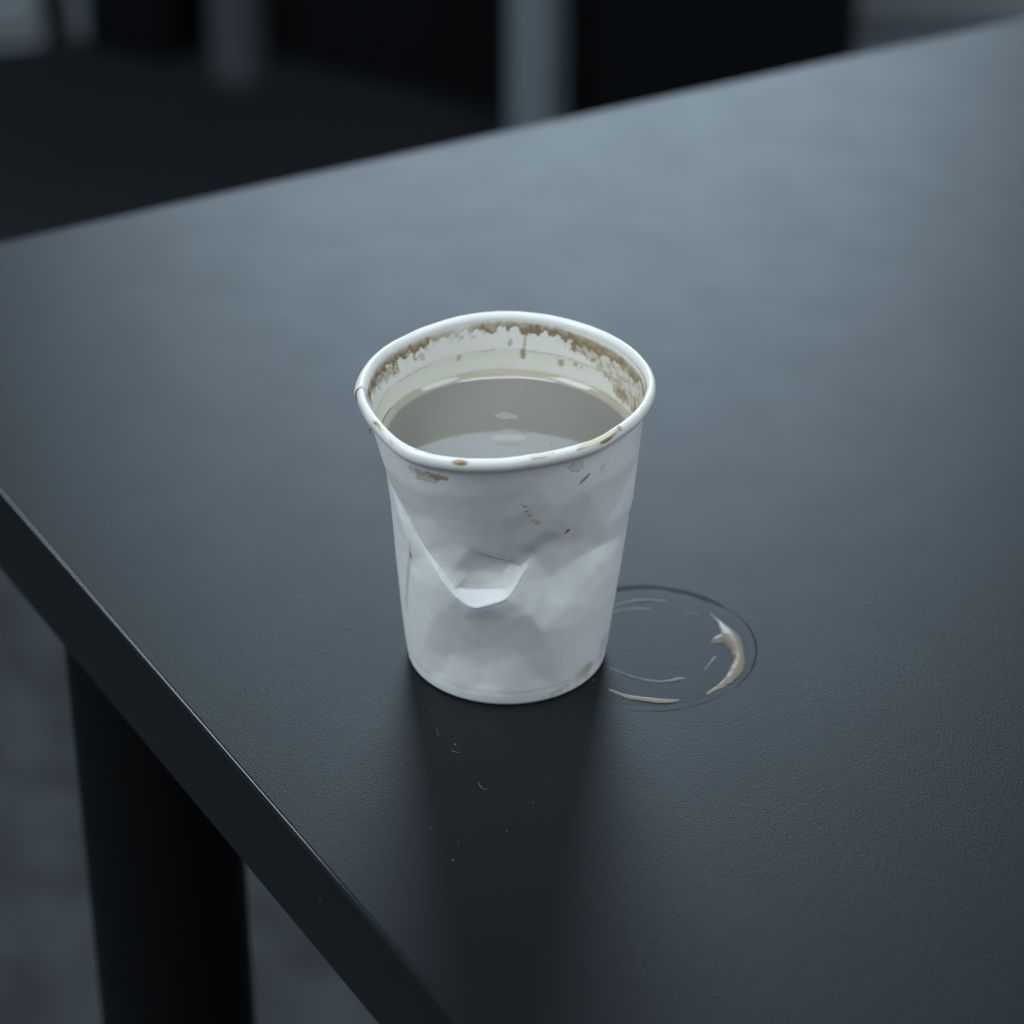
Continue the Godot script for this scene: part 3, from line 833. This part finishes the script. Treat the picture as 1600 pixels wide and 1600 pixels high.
func build_table() -> void:
	var corner := Vector3(-0.23996, 0.0, -0.22299)
	var back := Vector3(0.89066, 0.0, -0.45467)      # along the far edge
	var side := Vector3(0.51447, 0.0, 0.85751)       # along the left edge, towards the camera
	var table := thing("table", "matt black laminate table with slim edge banding under the cup", "table", Vector3(0, -0.74, 0))
	var lift := Vector3(0, 0.74, 0)
	var long := 1.5
	var deep := 0.8
	var top := paint(Color(0.004, 0.0052, 0.006), 0.47, 0.37)
	top.heightmap_enabled = true
	top.heightmap_texture = grain
	top.heightmap_scale = 0.0044
	top.uv1_scale = Vector3(4, 4, 1)
	var ramp := Gradient.new()
	ramp.set_color(0, Color(0.94, 0.94, 0.94))
	ramp.set_color(1, Color(1, 1, 1))
	top.roughness = 0.415
	top.roughness_texture = noise_map(1024, 1024, 0.006, FastNoiseLite.TYPE_SIMPLEX, 5, 12, true, ramp)
	var plan := func(s: float, t: float, y: float) -> Vector3: return corner + back * s + side * t + Vector3(0, y, 0) + lift
	var p := PackedVector3Array()
	var uv := PackedVector2Array()
	var inset := 0.0021
	for j in 41:
		for i in 61:
			var s := lerpf(inset, long - inset, i / 60.0)
			var t := lerpf(inset, deep - inset, j / 40.0)
			p.append(plan.call(s, t, 0.0))
			uv.append(Vector2(s, t))
	put("table_top", skin(p, 60, 40, uv, false), top, table)
	# edge banding: a fine joint, a rounded arris and an upright face, swept round the four sides
	var prof: Array[Vector2] = [Vector2(0.0021, 0.0), Vector2(0.0020, -0.0002), Vector2(0.00185, -0.00022), Vector2(0.0017, -0.0001), Vector2(0.0015, -0.00002)]
	for k in 8:
		var a := PI / 2 * k / 7.0
		prof.append(Vector2(0.0013 * (1.0 - sin(a)), -0.0013 * (1.0 - cos(a))))
	for y in [-0.008, -0.016, -0.024]:
		prof.append(Vector2(0.0, y))
	for k in 4:
		var a := PI / 2 * k / 3.0
		prof.append(Vector2(0.001 * (1.0 - cos(a)), -0.030 - 0.001 * sin(a)))
	prof.append(Vector2(0.03, -0.031))
	var band := paint(Color(0.008, 0.0088, 0.0095), 0.2, 0.5)
	var runs := [[Vector2(0, 0), Vector2(0, deep)], [Vector2(0, deep), Vector2(long, deep)], [Vector2(long, deep), Vector2(long, 0)], [Vector2(long, 0), Vector2(0, 0)]]
	for r in runs:
		var a: Vector2 = r[0]
		var b: Vector2 = r[1]
		p = PackedVector3Array()
		uv = PackedVector2Array()
		for q in prof:
			for i in 25:
				var m := a.lerp(b, i / 24.0)
				var c := Vector2(long, deep) / 2
				# mitred ends: pull both plan axes in by the inset where this side ends
				var s := clampf(m.x, q.x, long - q.x)
				var t := clampf(m.y, q.x, deep - q.x)
				p.append(plan.call(s, t, q.y))
				uv.append(Vector2(i / 24.0, q.y * 30.0))
		put("edge_band", skin(p, 24, prof.size() - 1, uv, true), band, table)
	# underside
	p = PackedVector3Array()
	uv = PackedVector2Array()
	for j in 2:
		for i in 2:
			p.append(plan.call(lerpf(0.02, long - 0.02, i), lerpf(0.02, deep - 0.02, j), -0.0312))
			uv.append(Vector2(i, j))
	put("underside", skin(p, 1, 1, uv, true), paint(Color(0.01, 0.01, 0.01), 0.8), table)
	var steel := paint(Color(0.004, 0.0045, 0.005), 0.45, 0.35)
	var first := Vector3(-0.11354, 0, -0.08261)
	var rod := lathe([Vector2(0.0001, 0.0), Vector2(0.0285, 0.0), Vector2(0.029, 0.001), Vector2(0.029, 0.012), Vector2(0.0285, 0.013), Vector2(0.02618, 0.0135), Vector2(0.02618, 0.702), Vector2(0.0262, 0.7022), Vector2(0.0262, 0.7086), Vector2(0.0001, 0.7088)], 64)
	var away := back * (long - 0.075) 
	for at in [first, first + side * 0.43, first + away, first + away + side * 0.43]:
		var l := put("leg", rod, steel, table)
		l.position = at


func build_setting() -> void:
	# floor of smooth grey concrete
	var p := PackedVector3Array()
	var uv := PackedVector2Array()
	for j in 2:
		for i in 2:
			p.append(Vector3(lerpf(-8, 8, i), -0.74, lerpf(-9, 6, j)))
			uv.append(Vector2(i * 16.0, j * 15.0))
	var ground := paint(Color(1, 1, 1), 0.7, 0.4)
	ground.albedo_color = Color.WHITE
	var ramp := Gradient.new()
	ramp.set_color(0, Color(0.018, 0.0195, 0.0205).linear_to_srgb())
	ramp.set_color(1, Color(0.060, 0.0635, 0.066).linear_to_srgb())
	ground.albedo_texture = noise_map(1024, 1024, 0.012, FastNoiseLite.TYPE_SIMPLEX, 5, 21, true, ramp)
	var f := put("floor", skin(p, 1, 1, uv, false), ground)
	f.set_meta("kind", "structure")
	f.set_meta("label", "mottled grey concrete floor below the table")
	# dark rug behind the table
	var rug := thing("rug", "dark charcoal rug on the floor behind the table", "rug", Vector3(-0.755, -0.74, -1.59))
	rug.rotation.y = deg_to_rad(20.0)
	var pile := paint(Color(0.026, 0.028, 0.031), 0.95, 0.1)
	pile.heightmap_enabled = true
	pile.heightmap_texture = noise_map(512, 512, 0.2, FastNoiseLite.TYPE_SIMPLEX, 2, 4)
	pile.heightmap_scale = 0.2
	pile.uv1_scale = Vector3(12, 12, 1)
	put("pile", rounded_box(Vector3(2.6, 0.007, 0.85), 0.003), pile, rug)
	# a second desk stands behind: black panel, grey steel legs
	var desk := thing("desk", "black desk with grey steel legs standing behind the table", "desk", Vector3(-0.27, -0.74, -2.06))
	desk.rotation.y = deg_to_rad(-30.0)
	var grey := paint(Color(0.205, 0.245, 0.26), 0.42, 0.5)
	var dull := paint(Color(0.085, 0.095, 0.10), 0.5, 0.4)
	var black := paint(Color(0.007, 0.008, 0.009), 0.6, 0.2)
	var panel := put("modesty_panel", rounded_box(Vector3(0.785, 0.69, 0.02), 0.003), black, desk)
	panel.position = Vector3(0.242, 0.008, -0.06)
	var plinth := put("side_panel", rounded_box(Vector3(0.10, 0.69, 0.08), 0.003), black, desk)
	plinth.position = Vector3(-0.125, 0.008, -0.02)
	var bar := rounded_box(Vector3(0.043, 0.69, 0.043), 0.006)
	var leg_a := put("leg", bar, dull, desk)
	var leg_b := put("leg", bar, grey, desk)
	leg_a.position = Vector3(0.0, 0.0, 0.0)
	leg_b.position = desk.to_local(Vector3(0.026, -0.74, -1.88))
	var slab := put("desk_top", rounded_box(Vector3(0.9, 0.025, 0.62), 0.004), black, desk)
	slab.position = Vector3(0.242, 0.692, -0.25)
	# pale cabinet at the right
	var cab := thing("cabinet", "pale grey steel cabinet at the right behind the table", "cabinet", Vector3(0.68, -0.74, -2.25))
	var pale := paint(Color(0.30, 0.33, 0.345), 0.5, 0.4)
	put("carcass", rounded_box(Vector3(0.78, 0.66, 0.4), 0.004), pale, cab)
	var door := put("door", rounded_box(Vector3(0.75, 0.56, 0.018), 0.003), pale, cab)
	door.position = Vector3(0, 0.07, 0.21)
	var pull := put("handle", rounded_box(Vector3(0.012, 0.12, 0.014), 0.004), grey, door)
	pull.position = Vector3(-0.22, 0.38, 0.014)
	var low := thing("pedestal", "pale grey drawer pedestal farthest left behind the rug", "drawer unit", Vector3(-0.736, -0.74, -2.239))
	low.rotation.y = deg_to_rad(20.9)
	put("carcass", rounded_box(Vector3(0.42, 0.56, 0.36), 0.004), pale, low)
	for k in 3:
		var d := put("drawer", rounded_box(Vector3(0.40, 0.165, 0.016), 0.003), pale, low)
		d.position = Vector3(0, 0.03 + 0.175 * k, 0.186)
	var other := low.duplicate() as Node3D
	other.name = numbered("pedestal")
	add_child(other, true)
	other.position = Vector3(-0.314, -0.74, -2.40)
	tag(other, "pale grey drawer pedestal partly hidden behind the black desk", "drawer unit")
